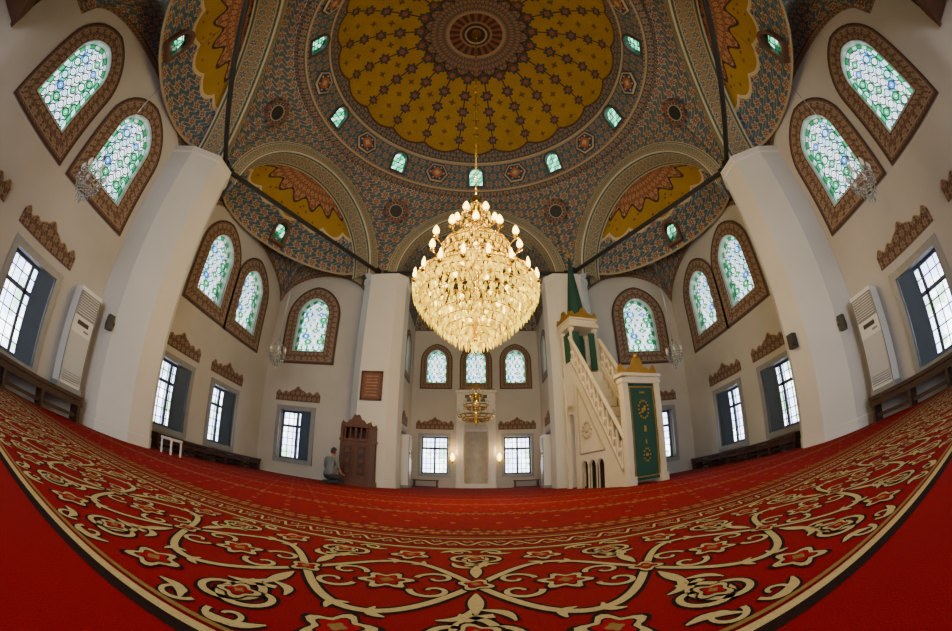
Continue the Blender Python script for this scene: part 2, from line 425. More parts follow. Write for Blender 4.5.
        if crest:
            c=B(); W=w+2*fw+.2; prof=[]
            for i in range(61):
                x=-W/2+W*i/60; t=abs(x)/(W/2)
                zt=.20+.05*abs(cos(t*pi*3.5))+.20*math.exp(-(x/.20)**2)+.07*math.exp(-((abs(x)-W/2+.10)/.08)**2)+.05*math.exp(-((abs(x)-W/4)/.09)**2)
                prof.append((x,zt))
            c.plate(prof,P(cx,z1+fw+.16),R,N,.03,0)
            ed=[(x,zt+.02) for x,zt in prof]
            for (xa,za),(xb,zb) in zip(ed[:-1],ed[1:]):
                c.cyl(P(cx+xa,z1+fw+.15+za,.03),P(cx+xb,z1+fw+.15+zb,.03),.012,n=4,mi=1,cap=False)
            c.build('carved_crest',[m_crest,m_cro],root)
    return root
# ------------------------------------------------------------------ SHELL
CX,CY=0.0,4.66; RH=5.9; INR=RH*cos(pi/6); ZS=6.05; RI=2.45; RO=2.78; ZR=8.9; RR=4.66
XW=6.7; YF=10.4; YN=-3.8; AY=13.8; AX=2.4
Z_=Vector((0,0,1))
b=B(); b.box((0,4.9,-.11),(13.9,18.6,.2)); b.build('floor',m_marble)
b=B(); b.box((0,3.3,-.005),(13.38,14.16,.01)); b.box((0,12.1,-.005),(4.78,3.38,.01))
carpet=b.build('carpet',m_carpet)
ups=[.2,2.36,6.72,8.6]; lows=[-.3,1.75,6.2,8.3]
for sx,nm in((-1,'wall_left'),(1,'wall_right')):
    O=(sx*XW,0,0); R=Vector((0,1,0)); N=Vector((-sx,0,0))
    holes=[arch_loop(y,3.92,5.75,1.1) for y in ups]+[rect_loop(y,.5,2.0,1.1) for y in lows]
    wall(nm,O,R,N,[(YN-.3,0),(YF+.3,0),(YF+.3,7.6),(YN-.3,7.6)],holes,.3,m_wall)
    for y in ups: window(O,R,N,'arch',y,3.92,5.75,1.1)
    for y in lows: window(O,R,N,'rect',y,.5,2.0,1.1,.13,shut=1)
for sx,sd_ in((-1,'left'),(1,'right')):
    O=(0,YF,0); R=Vector((1,0,0)); N=Vector((0,-1,0))
    x0,x1=sorted((sx*AX,sx*(XW+.3)))
    holes=[arch_loop(sx*5.27,3.92,5.75,1.1),rect_loop(sx*5.4,.5,2.0,1.1)]
    wall('wall_far_'+sd_,O,R,N,[(x0,0),(x1,0),(x1,8.0),(x0,8.0)],holes,.3,m_wall)
    window(O,R,N,'arch',sx*5.27,3.92,5.75,1.1); window(O,R,N,'rect',sx*5.4,.5,2.0,1.1,.13,shut=sx*-1)
for sx,nm in((-1,'wall_mihrab_left'),(1,'wall_mihrab_right')):
    O=(sx*AX,0,0);R=Vector((0,1,0));N=Vector((-sx,0,0))
    wall(nm,O,R,N,[(YF+.0,0),(AY+.3,0),(AY+.3,ZS+.1),(YF,ZS+.1)],[arch_loop(12.4,3.95,5.25,.72),rect_loop(12.3,.55,1.85,.9)],.3,m_wall)
    window(O,R,N,'arch',12.4,3.95,5.25,.72,.25); window(O,R,N,'rect',12.3,.55,1.85,.9,.1,crest=True)
O=(0,AY,0);R=Vector((1,0,0));N=Vector((0,-1,0))
wall('wall_mihrab_end',O,R,N,[(-AX-.3,0),(AX+.3,0),(AX+.3,9),(-AX-.3,9)],[arch_loop(x,3.95,5.25,.72) for x in(-1.5,0,1.5)]+[rect_loop(x,.5,1.9,.98) for x in(-1.5,1.5)],.3,m_wall)
for x in(-1.5,0,1.5): window(O,R,N,'arch',x,3.95,5.25,.72,.25)
for x in(-1.5,1.5): window(O,R,N,'rect',x,.5,1.9,.98,.1)
wall('wall_back',(0,YN,0),Vector((1,0,0)),Vector((0,1,0)),[(-XW-.3,0),(XW+.3,0),(XW+.3,9),(-XW-.3,9)],[rect_loop(0,.02,2.9,2.6),rect_loop(-4.5,.6,2.6,1.6),rect_loop(4.5,.6,2.6,1.6)],.3,m_wall)
for nm,y0,y1 in(('ceiling_mihrab_vault',YF-.2,AY+.02),('ceiling_entrance_vault',YN-.02,-.6)):
    grid(nm,40,8,lambda u,v:V3((AX+.03)*cos(pi*u),y0+(y1-y0)*v,ZS+(RI+.03)*sin(pi*u)),lambda u,v:(u*7.6,v*3.5),m_skirt)
b=B(); pr=[(AX*cos(pi-pi*i/30),.001+RI*sin(pi*i/30)) for i in range(31)]
b.plate(pr,(0,AY-.01,ZS),Vector((1,0,0)),Vector((0,-1,0)),.02); b.build('trim_1',m_skirt)
root=empty('wooden_gallery',(0,-2.9,4.0)); f=B()
f.box((0,-2.9,4.05),(13.3,1.75,.18)); f.box((0,-2.04,4.10),(13.3,.10,.36))
f.box((0,-2.04,5.05),(13.3,.10,.08)); f.box((0,-2.04,4.36),(13.3,.06,.06))
for i in range(90): f.box((-6.6+13.2*i/89,-2.04,4.7),(.05,.04,.66),1)
for x in(-4.6,4.6): f.box((x,-2.15,1.98),(.22,.22,3.96))
f.build('floor_and_railing',[m_wood,m_wood2],root)
def pier(name,poly,z1,z0=0):
    b=B(); n=len(poly)
    def ring(z,k):
        cx=sum(p[0] for p in poly)/n; cy=sum(p[1] for p in poly)/n
        return [(cx+(p[0]-cx)*k,cy+(p[1]-cy)*k,z) for p in poly]
    lv=[(0,1.02),(.18,1.02),(.2,1.0),(z1-.18,1.0),(z1-.15,1.05),(z1,1.05)]
    rs=[ring(z,k) for z,k in lv]
    for a,c in zip(rs[:-1],rs[1:]):
        for i in range(n):
            j=(i+1)%n; b.face([a[i],a[j],c[j],c[i]])
    b.face(rs[-1]); b.face(rs[0][::-1])
    return b
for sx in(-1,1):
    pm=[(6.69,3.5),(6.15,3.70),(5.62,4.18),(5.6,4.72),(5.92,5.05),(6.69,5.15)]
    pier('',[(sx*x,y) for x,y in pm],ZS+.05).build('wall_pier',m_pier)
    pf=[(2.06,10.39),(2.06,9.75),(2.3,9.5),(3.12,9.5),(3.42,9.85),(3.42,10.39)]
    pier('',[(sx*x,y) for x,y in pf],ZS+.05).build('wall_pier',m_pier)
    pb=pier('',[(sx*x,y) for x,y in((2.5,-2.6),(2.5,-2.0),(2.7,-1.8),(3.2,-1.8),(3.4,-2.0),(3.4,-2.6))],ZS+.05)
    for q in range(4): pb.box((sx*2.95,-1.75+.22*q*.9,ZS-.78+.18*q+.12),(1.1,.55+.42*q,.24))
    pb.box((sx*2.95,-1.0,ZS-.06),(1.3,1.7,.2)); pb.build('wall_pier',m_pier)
FR=[]
for k in range(6):
    a=k*pi/3+pi/6; n=Vector((cos(a),sin(a),0)); T=Vector((-sin(a),cos(a),0)); O=Vector((CX,CY,0))+n*INR
    FR.append((O,T,n))
    b=B(); NS=48; D=.72
    P=lambda be,r,d: O+T*(r*cos(be))+Z_*(ZS+r*sin(be))+n*d
    for i in range(NS):
        b0=pi*i/NS;b1=pi*(i+1)/NS; u0=b0*2.6;u1=b1*2.6
        b.face([P(b0,RI,-.04),P(b1,RI,-.04),P(b1,RO,-.04),P(b0,RO,-.04)],0,[(u0,0),(u1,0),(u1,.33),(u0,.33)])
        b.face([P(b0,RO,-.04),P(b1,RO,-.04),P(b1,RO,.1),P(b0,RO,.1)],0,[(u0,0),(u1,0),(u1,.1),(u0,.1)])
        b.face([P(b0,RI,D),P(b1,RI,D),P(b1,RI,-.04),P(b0,RI,-.04)],1,[(u0,D),(u1,D),(u1,0),(u0,0)])
        b.face([P(b0,RI,D),P(b0,RO+.1,D),P(b1,RO+.1,D),P(b1,RI,D)],0)
    b.build('ceiling_arch',[m_arch,m_soffit])
    r=B(); off=n*-.10
    p0=O+T*(-2.8)+Z_*(ZS+.16)+off; p1=O+T*2.8+Z_*(ZS+.16)+off
    r.cyl(p0,p1,.06,n=10); r.cyl(p0,p0+T*.12,.11,n=12); r.cyl(p1,p1-T*.12,.11,n=12); r.build('tie_rod',m_iron)
def pend(u,v):
    ph=u*2*pi; k=round((ph-pi/6)/(pi/3)); de=ph-(k*pi/3+pi/6)
    d=INR/cos(de); s=INR*math.tan(de)
    za=ZS+math.sqrt(max(0,RO*RO-s*s))-.01
    r=d+(RR-d)*v**1.35; z=za+(ZR-za)*v**.75
    return V3(CX+r*cos(ph),CY+r*sin(ph),z)
grid('ceiling_pendentives',720,16,pend,lambda u,v:(u*31.5,(pend(u,v).z-6)*1.0+v*.6),m_pend)
mr=[m_iron,m_goldleaf,plain('roundel blue',(.03,.045,.07)),plain('roundel cream',(.34,.26,.14)),plain('roundel terracotta',(.20,.065,.03))]
for k in range(6):
    v=.70; ph=k*pi/3; p=pend((ph/(2*pi))%1+1e-6,v); q=pend((ph/(2*pi))%1+1e-6,v+.05)
    t=(q-p).normalized(); e=Vector((-sin(ph),cos(ph),0)); nn=e.cross(t).normalized()
    if nn.dot(Vector((CX,CY,4))-p)<0: nn=-nn
    M=Matrix.Translation(p)@nn.to_track_quat('Z','Y').to_matrix().to_4x4()
    b=B(); b.lathe([(0.001,.07),(.19,.07),(.20,.05)],n=32,mi=0,M=M); b.lathe([(.20,.05),(.205,.08),(.225,.08),(.23,.05)],n=32,mi=3,M=M); b.lathe([(.23,.05),(.30,.05)],n=32,mi=2,M=M); b.lathe([(.30,.05),(.31,.08),(.335,.08),(.34,.05)],n=32,mi=4,M=M)
    for i in range(16):
        a=2*pi*i/16; b.ball(tuple(M@V3(.37*cos(a),.37*sin(a),.04)),.055,4 if i%2 else 2,5)
        b.ball(tuple(M@V3(.265*cos(a),.265*sin(a),.055)),.018,3,5)
    b.build('ceiling_roundel',mr)
# dome
dome=empty('ceiling_dome',(CX,CY,ZR))
prof=[(RR,ZR),(RR,ZR+.06),(RR-.08,ZR+.06),(RR-.1,ZR+.0),(4.36,ZR+.0),(4.34,ZR+.08),(4.28,ZR+.1)]
def lat(name,prof,mat,n=180):
    acc=[0]
    for a,c in zip(prof[:-1],prof[1:]): acc.append(acc[-1]+math.dist(a,c))
    b=B()
    for j in range(len(prof)-1):
        for i in range(n):
            a0=2*pi*i/n;a1=2*pi*(i+1)/n; (r0,z0),(r1,z1)=prof[j],prof[j+1]
            b.face([(CX+r0*cos(a0),CY+r0*sin(a0),z0),(CX+r0*cos(a1),CY+r0*sin(a1),z0),(CX+r1*cos(a1),CY+r1*sin(a1),z1),(CX+r1*cos(a0),CY+r1*sin(a0),z1)],0,
              [(a0*4.3,acc[j]),(a1*4.3,acc[j]),(a1*4.3,acc[j+1]),(a0*4.3,acc[j+1])])
    return b.build(name,mat,dome)
lat('cornice',prof,m_cornice)
DR0,DZ0,DR1,DZ1=4.28,ZR+.1,3.97,9.82
wa=[pi/2+2*pi*k/10 for k in range(10)]
def dang(u):
    ph=u*2*pi; return min((abs((ph-a+pi)%(2*pi)-pi),a) for a in wa)
def dkeep(u,v):
    d,a=dang(u); x=d*4.12
    if x>.24: return True
    zz=v*.87
    return not(.08<zz<(.54+math.sqrt(max(0,.24**2-x*x))*.8))
grid('drum',600,28,lambda u,v:V3(CX+(DR0+(DR1-DR0)*v)*cos(u*2*pi),CY+(DR0+(DR1-DR0)*v)*sin(u*2*pi),DZ0+(DZ1-DZ0)*v),lambda u,v:(u*2*pi*4.1,v*.87),m_drum,dome,dkeep)
grid('shell',240,48,lambda u,v:V3(CX+DR1*cos(v*pi/2)*cos(u*2*pi),CY+DR1*cos(v*pi/2)*sin(u*2*pi),DZ1+2.25*sin(v*pi/2)),lambda u,v:(u,1-v),m_dome,dome)
b=B(); b.torus((CX,CY,DZ1),DR1-.01,.03,120,8); b.torus((CX,CY,ZR+.04),4.34,.03,120,8); b.torus((CX,CY,12.02),.32,.03,32,8); b.build('mouldings',plain('moulding',(.34,.25,.14)),dome)
slope=(Vector((DR1-DR0,0,DZ1-DZ0))).normalized()
mfr=plain('drum frame',(.05,.045,.045)); mhx=[plain('hm terracotta',(.30,.09,.03)),plain('hm blue',(.022,.035,.08)),plain('hm border',(.36,.29,.18)),plain('hm dark',(.015,.015,.02))]
for k,a in enumerate(wa):
    e=Vector((-sin(a),cos(a),0)); rd=Vector((cos(a),sin(a),0)); up=(rd*slope.x+Z_*slope.z).normalized(); nn=up.cross(e)
    if nn.dot(rd)>0: nn=-nn
    c=Vector((CX,CY,DZ0))+rd*DR0
    P=lambda x,z,d: c+e*x+up*z+nn*d
    b=B(); L0=arch_loop(0,.09,.76,.42); L1=arch_loop(0,.02,.84,.56); n=len(L0)
    for i in range(n):
        j=(i+1)%n
        b.face([P(*L0[i],.05),P(*L0[j],.05),P(*L1[j],.05),P(*L1[i],.05)]); b.face([P(*L1[i],.05),P(*L1[j],.05),P(*L1[j],-.05),P(*L1[i],-.05)]); b.face([P(*L0[i],-.12),P(*L0[j],-.12),P(*L0[j],.05),P(*L0[i],.05)])
    b.build('drum_window_frame',mfr,dome)
    gl=B()
    for i in range(n):
        j=(i+1)%n; gl.face([P(*L0[i],-.05),P(*L0[j],-.05),P(0,.42,-.05)],0,[(L0[i][0]*1.5+L0[i][1],.06),(L0[j][0]*1.5+L0[j][1],.06),(.42,.06)])
    gl.build('drum_window_glass',m_gdrum,dome)
    b=B(); b.cyl(P(0,.1,-.03),P(0,.75,-.03),.012,n=5)
    for zz in(.25,.4,.55): b.cyl(P(-.2,zz,-.03),P(.2,zz,-.03),.012,n=5)
    b.build('drum_window_bars',mfr,dome)
    a2=a+pi/10; e=Vector((-sin(a2),cos(a2),0)); rd=Vector((cos(a2),sin(a2),0)); up=(rd*slope.x+Z_*slope.z).normalized(); nn=up.cross(e)
    if nn.dot(rd)>0: nn=-nn
    c=Vector((CX,CY,DZ0))+rd*DR0+up*.43
    M=Matrix.Translation(c)@nn.to_track_quat('Z','Y').to_matrix().to_4x4()
    b=B(); b.lathe([(.001,.075),(.10,.075)],n=4,mi=2,M=M);b.lathe([(.10,.075),(.22,.07)],n=4,mi=0,M=M); b.lathe([(.001,.06),(.31,.06)],n=6,mi=1,M=M); b.lathe([(.31,.05),(.33,.08),(.36,.06),(.37,.03)],n=6,mi=2,M=M); b.lathe([(.37,.03),(.41,.02)],n=6,mi=3,M=M)
    for i in range(6):
        aa=2*pi*i/6; b.ball(tuple(M@V3(.22*cos(aa),.22*sin(aa),.06)),.035,2,5)
    b.build('hexagonal_medallion',mhx,dome)
# exedra vaults
DEP=1.3;HWI=2.58;ZB=6.3;HV=2.33
msm=plain('sd moulding',(.32,.24,.14)); msf=plain('sd frame',(.12,.06,.04))
for k in(0,2,3,5):
    O,T,n=FR[k]; C=O+n*.55
    root=empty('semi_dome',C+Z_*ZB)
    def ell(ps): return n*(DEP*cos(ps))+T*(HWI*sin(ps))
    def Pd(u,v):
        ps=-pi/2+pi*u; la=v*pi/2; return C+ell(ps)*cos(la)+Z_*(ZB+HV*sin(la))
    def kp(u,v):
        p=Pd(u,v)-C; x=abs(p.dot(T)); z=p.z-ZB
        return not(x<.2 and .22<z<.85)
    grid('vault',120,48,Pd,lambda u,v:(u,v),m_semi,root,kp)
    def Wp(ps):
        d=n*cos(ps)+T*sin(ps); ts=[]
        if d.x>1e-6: ts.append((XW-C.x)/d.x)
        if d.x<-1e-6: ts.append((-XW-C.x)/d.x)
        if d.y>1e-6: ts.append((YF-C.y)/d.y)
        if d.y<-1e-6: ts.append((YN-C.y)/d.y)
        return C+d*min(ts)
    def zw(p):
        if abs(abs(p.x)-XW)<1e-3:
            yy=p.y if p.y>CY else 2*CY-p.y
            s=(yy-5.3)/(YF-5.3); amp=1.3
            if p.y<-1.0: s=.999
        else:
            s=(XW-abs(p.x))/(XW-3.4); amp=1.25
        s=min(1,max(0,s)); return 5.45+amp*math.sqrt(max(0,1-(2*s-1)**2))**.8
    def Ps(u,v):
        ps=-pi/2+pi*u; a=Wp(ps); za=zw(a); c=C+ell(ps)
        q=a.lerp(c,v); z=za+(ZB-za)*v+.55*sin(pi*v)*(.6+.4*abs(za-5.45))
        return V3(q.x,q.y,z)
    grid('pendentive_skirt',180,16,Ps,lambda u,v:(u*10,v*2.6),m_skirt,root)
    bb=B(); NP=180
    for i in range(NP):
        a=Wp(-pi/2+pi*i/NP); c=Wp(-pi/2+pi*(i+1)/NP); za,zc=zw(a),zw(c)
        na=(C-a);na.z=0;na.normalize(); nc=(C-c);nc.z=0;nc.normalize()
        pa=a+na*.035;pc=c+nc*.035
        bb.face([V3(pa.x,pa.y,za-.14),V3(pc.x,pc.y,zc-.14),V3(pc.x,pc.y,zc+.05),V3(pa.x,pa.y,za+.05)],0,[(i*.06,0),(i*.06+.06,0),(i*.06+.06,.33),(i*.06,.33)])
    bb.build('lunette_band',m_surround,root)
    pts=[C+ell(-pi/2+pi*i/60)*.985+Z_*(ZB) for i in range(61)]
    bb=B(); bb.tube(pts,.035,6); bb.build('base_moulding',msm,root)
    c=C+n*(DEP*.97-.02); P=lambda x,z,d: c+T*x+Z_*(ZB+z)-n*d-n*(z*z*.25)
    b=B(); L0=arch_loop(0,.22,.84,.38); L1=arch_loop(0,.14,.93,.54); m=len(L0)
    for i in range(m):
        j=(i+1)%m
        b.face([P(*L0[i],.08),P(*L0[j],.08),P(*L1[j],.08),P(*L1[i],.08)]); b.face([P(*L1[i],.08),P(*L1[j],.08),P(*L1[j],-.1),P(*L1[i],-.1)]); b.face([P(*L0[i],-.12),P(*L0[j],-.12),P(*L0[j],.08),P(*L0[i],.08)])
    b.cyl(P(0,.22,0),P(0,.84,0),.012,n=5)
    for zz in(.35,.5,.65): b.cyl(P(-.18,zz,0),P(.18,zz,0),.012,n=5)
    b.build('window_frame',msf,root)
    gl=B()
    for i in range(m):
        j=(i+1)%m; gl.face([P(*L0[i],-.02),P(*L0[j],-.02),P(0,.5,-.02)],0,[(L0[i][0]*1.5+L0[i][1],.06),(L0[j][0]*1.5+L0[j][1],.06),(.5,.06)])
    gl.build('window_glass',m_gdrum,root)
# ------------------------------------------------------------------ carpet scrollwork
cp=B()
def ribbon(pts,w,z,mi):
    n=len(pts); L=[];R_=[]
    for i in range(n):
        a=pts[max(0,i-1)];c=pts[min(n-1,i+1)]; dx,dy=c[0]-a[0],c[1]-a[1]; l=math.hypot(dx,dy) or 1
        ww=w(i/(n-1)) if callable(w) else w
        nx,ny=-dy/l*ww/2,dx/l*ww/2
        L.append((pts[i][0]+nx,pts[i][1]+ny,z));R_.append((pts[i][0]-nx,pts[i][1]-ny,z))
    for i in range(n-1): cp.face([R_[i],R_[i+1],L[i+1],L[i]],mi)
def duo(pts,w,mi=0,o=.018,z=.0):
    ribbon(pts,(lambda t:w(t)+o*1.0) if callable(w) else w+o,.0012+z,2); ribbon(pts,w,.0022+z,mi)
def blob(cx,cy,fn,mi,z,n=32):
    cp.face([(cx+fn(2*pi*i/n)*cos(2*pi*i/n),cy+fn(2*pi*i/n)*sin(2*pi*i/n),z) for i in range(n)],mi)
P0=.92; Yc=1.0
def spiral(cx,cy,r0,a0,dr,turns,n=30):
    return [(cx+(r0*(1-t*dr))*cos(a0+turns*2*pi*t),cy+(r0*(1-t*dr))*sin(a0+turns*2*pi*t)) for t in [i/n for i in range(n+1)]]
def palm(cx,cy,s,sg,z=0,p=5):
    A=lambda a:p*a+pi/2*sg
    blob(cx,cy,lambda a:s*1.12*(1+.24*cos(A(a))),2,.0030+z);blob(cx,cy,lambda a:s*.95*(1+.24*cos(A(a))),0,.0036+z)
    blob(cx,cy,lambda a:s*.66*(1+.22*cos(A(a))),2,.0042+z);blob(cx,cy,lambda a:s*.56*(1+.22*cos(A(a))),3,.0048+z)
    blob(cx,cy,lambda a:s*.26*(1+.2*cos(4*a)),1,.0054+z,20)
def leaf(x,y,la,L,w=.03,bend=.02):
    dx,dy=cos(la)*L,sin(la)*L
    pts=[(x+dx*t-dy/L*bend*sin(pi*t),y+dy*t+dx/L*bend*sin(pi*t)) for t in [i/8 for i in range(9)]]
    duo(pts,lambda t:.005+w*sin(pi*min(1,t*1.02)),0,.014,.0003)
for q in range(-7,7):
    x0=q*P0
    for sg in(1,-1):
        A_=.23*sg
        duo([(x0+P0*i/44,Yc+A_*sin(2*pi*i/44)) for i in range(45)],.022,0,.02,.0001*(sg+1))
    for hs in(.25,.75):
        cx=x0+P0*hs
        palm(cx,Yc,.064,1 if hs<.5 else -1,0,6)
        for s2 in(-1,1):
            for s3 in(-1,1):
                duo(spiral(cx+s2*.125,Yc+s3*.055,.055,(pi if s2>0 else 0),.8,-.95*s2*s3,22),lambda t:.017-.006*t,0,.015)
        for s3 in(-1,1):
            palm(cx,Yc+s3*.335,.060,s3)
            for s2 in(-1,1):
                duo(spiral(cx+s2*.195,Yc+s3*.30,.088,(pi*.5 if s3<0 else -pi*.5),.85,1.25*s2*s3,30),lambda t:.020-.007*t,0,.018)
                leaf(cx+s2*.10,Yc+s3*.40,(.35 if s2>0 else pi-.35)*1.0*s3,.10,.020)
                leaf(cx+s2*.06,Yc+s3*.25,(1.0 if s2<0 else pi-1.0)*-s3,.06,.018)
    for hs in(0,.5):
        cx=x0+P0*hs
        palm(cx,Yc,.042,1,.0006,4)
        for s3 in(-1,1):
            palm(cx,Yc+s3*.30,.040,s3,.0006,4)
            leaf(cx,Yc+s3*.07,pi/2*s3,.14,.030,.0)
            for s2 in(-1,1):
                duo(spiral(cx+s2*.062,Yc+s3*.415,.042,(pi if s2>0 else 0),.75,-1.0*s2*s3,20),lambda t:.013-.004*t,0,.013,.0004)
                leaf(cx+.01*s2,Yc+s3*.18,(pi/2-.8*s2) if s3>0 else -(pi/2-.8*s2),.09,.018)
cp.v=[(x*1.02,Yc+(y-Yc)*1.16,z) for x,y,z in cp.v]
for y,w,mi in((.405,.045,2),(.43,.026,0),(.462,.014,1),(1.535,.010,1),(1.56,.022,0),(1.58,.03,2),(1.83,.02,2),(1.845,.018,0),(1.90,.012,1),(1.95,.02,2)):
    ribbon([(-6.65,y),(6.65,y)],w,.0015 if mi==2 else .0021,mi)
for q in range(-47,47):
    x0=q*.14
    duo([(x0+.14*i/12,1.705+.05*sin(2*pi*i/12)) for i in range(13)],.014,0,.012)
    palm(x0+.035,1.665,.024,1,0,4); palm(x0+.105,1.745,.024,1,0,4)
cp.build('scroll_border',[m_ccream,m_colive,m_cdark,m_cred],carpet)
# ------------------------------------------------------------------ chandelier
ch=empty('chandelier',(0,CY,2.0))
cr=B(); br=B(); bu=B()
def prism(b,x,y,z,w,l,mi=0,ang=0):
    vs=[(x,y,z+l*.5)]+[(x+w*cos(ang+pi/2*i),y+w*sin(ang+pi/2*i),z+l*.12) for i in range(4)]+[(x,y,z-l*.5)]
    b.mesh(vs,[(0,1,2),(0,2,3),(0,3,4),(0,4,1),(5,2,1),(5,3,2),(5,4,3),(5,1,4)],mi)
def cring(r,z,l=.15,w=.016,dn=62):
    n=max(6,int(r*dn))
    for i in range(n):
        a=2*pi*i/n+z*3; prism(cr,r*cos(a),CY+r*sin(a),z-l/2,w,l,0,a)
body=[(.84,2.98),(.87,2.9),(.86,2.8),(.81,2.70),(.74,2.60),(.66,2.51),(.57,2.42),(.48,2.34),(.39,2.27),(.30,2.20),(.2,2.15),(.10,2.10)]
for r,z in body:
    cring(r,z,.16,.023); br.torus((0,CY,z),r,.007,48,5)
    if r>.25: cring(r-.10,z+.05,.15,.024,50)
    if r>.45: cring(r-.24,z+.08,.15,.024,44)
for r,z in[(.78,3.03),(.68,3.08),(.57,3.13),(.46,3.19),(.38,3.26)]: cring(r,z,.09,.018); br.torus((0,CY,z),r,.009,48,5)
for r,z in[(.38,3.36),(.46,3.44),(.51,3.52),(.50,3.58),(.43,3.64),(.33,3.72),(.25,3.82),(.20,3.94)]:
    cring(r,z,.12,.018,54); br.torus((0,CY,z),r,.012,48,5)
    if r>.3: cring(r-.12,z,.12,.018,50)
for r,z in[(.18,4.06),(.24,4.14),(.22,4.24),(.16,4.34),(.10,4.44)]: cring(r,z,.10,.014,54); br.torus((0,CY,z),r,.010,32,5)
prism(cr,0,CY,2.02,.05,.18)
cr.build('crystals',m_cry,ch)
br.lathe([(.03,2.1),(.05,2.3),(.03,2.6),(.07,2.9),(.04,3.2),(.10,3.35),(.04,3.5),(.06,3.9),(.03,4.1),(.08,4.3),(.04,4.5),(.07,4.58),(.02,4.7)],(0,CY,0),16)
def arm(r,z,n,rin,zin,bs=.035,ph=0):
    for i in range(n):
        a=2*pi*i/n+ph; c,s_=cos(a),sin(a)
        pts=[(rin+(r-rin)*t,zin+(z-zin)*t-.10*sin(pi*t)) for t in [j/6 for j in range(7)]]
        br.tube([(p*c,CY+p*s_,q) for p,q in pts],.011,5)
        br.lathe([(.01,-.02),(.04,0),(.045,.02),(.015,.03),(.015,.06)],(r*c,CY+r*s_,z),10)
        bu.lathe([(.012,.05),(bs,.09),(bs*1.05,.12),(bs*.7,.17),(.004,.22)],(r*c,CY+r*s_,z),10)
arm(.88,2.84,18,.6,3.0,.028); arm(.66,3.55,12,.3,3.5,.046); arm(.30,4.08,6,.1,4.15,.05)
for i in range(30):
    a=i*2.399; r=.10+.62*math.sqrt(i/30); bu.ball((r*cos(a),CY+r*sin(a),2.88-.5*(1-r)),.036,0,6)
for i in range(8):
    a=i*pi/4; bu.ball((.28*cos(a),CY+.28*sin(a),3.45),.04,0,6)
br.cyl((0,CY,4.65),(0,CY,12.05),.012,n=6)
for i in range(24): br.torus((0,CY,4.8+i*.3),.03,.007,10,5)
br.lathe([(.02,11.8),(.12,11.95),(.2,12.05)],(0,CY,0),20)
for r,r2,zt,zb,n in((.84,.26,3.0,3.40,18),(.46,.16,3.62,4.0,12)):
    for i in range(n):
        a=2*pi*i/n; br.tube([((r+(r2-r)*t**.6)*cos(a),CY+(r+(r2-r)*t**.6)*sin(a),zt+(zb-zt)*t) for t in(0,.25,.5,.75,1)],.010,4)
br.build('brass_frame',m_brass,ch,True); bu.build('bulbs',m_bulb,ch,True)
def small(loc,R,ztop):
    x,y,z=loc; root=empty('hanging_crystal_lamp',loc); f=B()
    for r,zz in((R,.06),(R*.95,0),(R*.8,-.07),(R*.6,-.14),(R*.38,-.2),(R*.15,-.25)):
        n=max(5,int(r*60))
        f.torus((x,y,z+zz),r,.008,24,5)
        for i in range(n):
            a=2*pi*i/n; prism(f,x+r*cos(a),y+r*sin(a),z+zz-.05,.014,.09,0,a)
    for i in range(6):
        a=2*pi*i/6; f.tube([(x+R*cos(a),y+R*sin(a),z+.06),(x+R*.5*cos(a),y+R*.5*sin(a),z+.3),(x,y,z+.45)],.007,4)
        f.lathe([(.01,0),(.03,.03),(.035,.07),(.005,.14)],(x+R*cos(a),y+R*sin(a),z+.08),8,1)
    f.cyl((x,y,z+.4),(x,y,ztop),.007,n=5)
    f.build('frame',[m_silver,m_bulb2],root,True)
for sx in(-1,1):
    small((sx*4.9,1.45,2.85),.23,7.0); small((sx*4.95,8.05,2.95),.22,7.0)
x,y,z=0,11.6,2.30; root=empty('mihrab_chandelier',(x,y,z)); f=B()
for r,zz,n in((.56,0,14),(.38,.34,10),(.20,.66,6)):
    f.torus((x,y,z+zz),r,.024,32,6); f.torus((x,y,z+zz-.09),r*.9,.016,32,6)
    for i in range(n):
        a=2*pi*i/n; px,py=x+r*cos(a),y+r*sin(a)
        f.tube([(x+.03*cos(a),y+.03*sin(a),z+zz-.12),(x+r*.5*cos(a),y+r*.5*sin(a),z+zz-.16),(px,py,z+zz)],.014,4)
        f.cyl((px,py,z+zz),(px,py,z+zz+.10),.017,n=6,mi=1); f.ball((px,py,z+zz+.14),.034,1,6,1.3)
f.lathe([(.005,-.3),(.06,-.22),(.03,-.1),(.06,0),(.025,.3),(.05,.5),(.02,.8)],(x,y,z),12); f.cyl((x,y,z+.8),(x,y,8.45),.012,n=5)
f.build('brass_frame',[m_brass,m_bulb2],root,True)
# ------------------------------------------------------------------ mihrab
root=empty('mihrab',(0,AY-.1,0)); f=B(); y1=AY
f.box((-.60,y1-.12,1.75),(.20,.24,3.5)); f.box((.60,y1-.12,1.75),(.20,.24,3.5)); f.box((0,y1-.12,3.3),(1.02,.24,.45))
f.box((0,y1-.14,3.56),(1.5,.32,.10)); f.box((0,y1-.14,.08),(1.42,.34,.16))
for sx in(-1,1):
    f.lathe([(.07,.16),(.05,.24),(.045,1.9),(.07,2.0),(.08,2.1)],(sx*.46,y1-.22,0),14)
NS=16
for i in range(NS):
    a0=pi*i/NS;a1=pi*(i+1)/NS; xa,xb=.42*cos(a0),.42*cos(a1)
    for j in range(12):
        z0=.16+j*.16;z1=z0+.16
        f.face([(xa,y1-.02-.18*(1-sin(a0)),z0),(xb,y1-.02-.18*(1-sin(a1)),z0),(xb,y1-.02-.18*(1-sin(a1)),z1),(xa,y1-.02-.18*(1-sin(a0)),z1)],3)
for j in range(9):
    w=.86*(1-(j/9)**1.5); f.box((0,y1-.06-.012*j,2.14+.11*j),(w,.05,.10),0)
    for sx in(-1,1): f.box((sx*(w/2+(.51-w/2)/2),y1-.14,2.14+.11*j),(max(.02,.51-w/2),.2,.11),0)
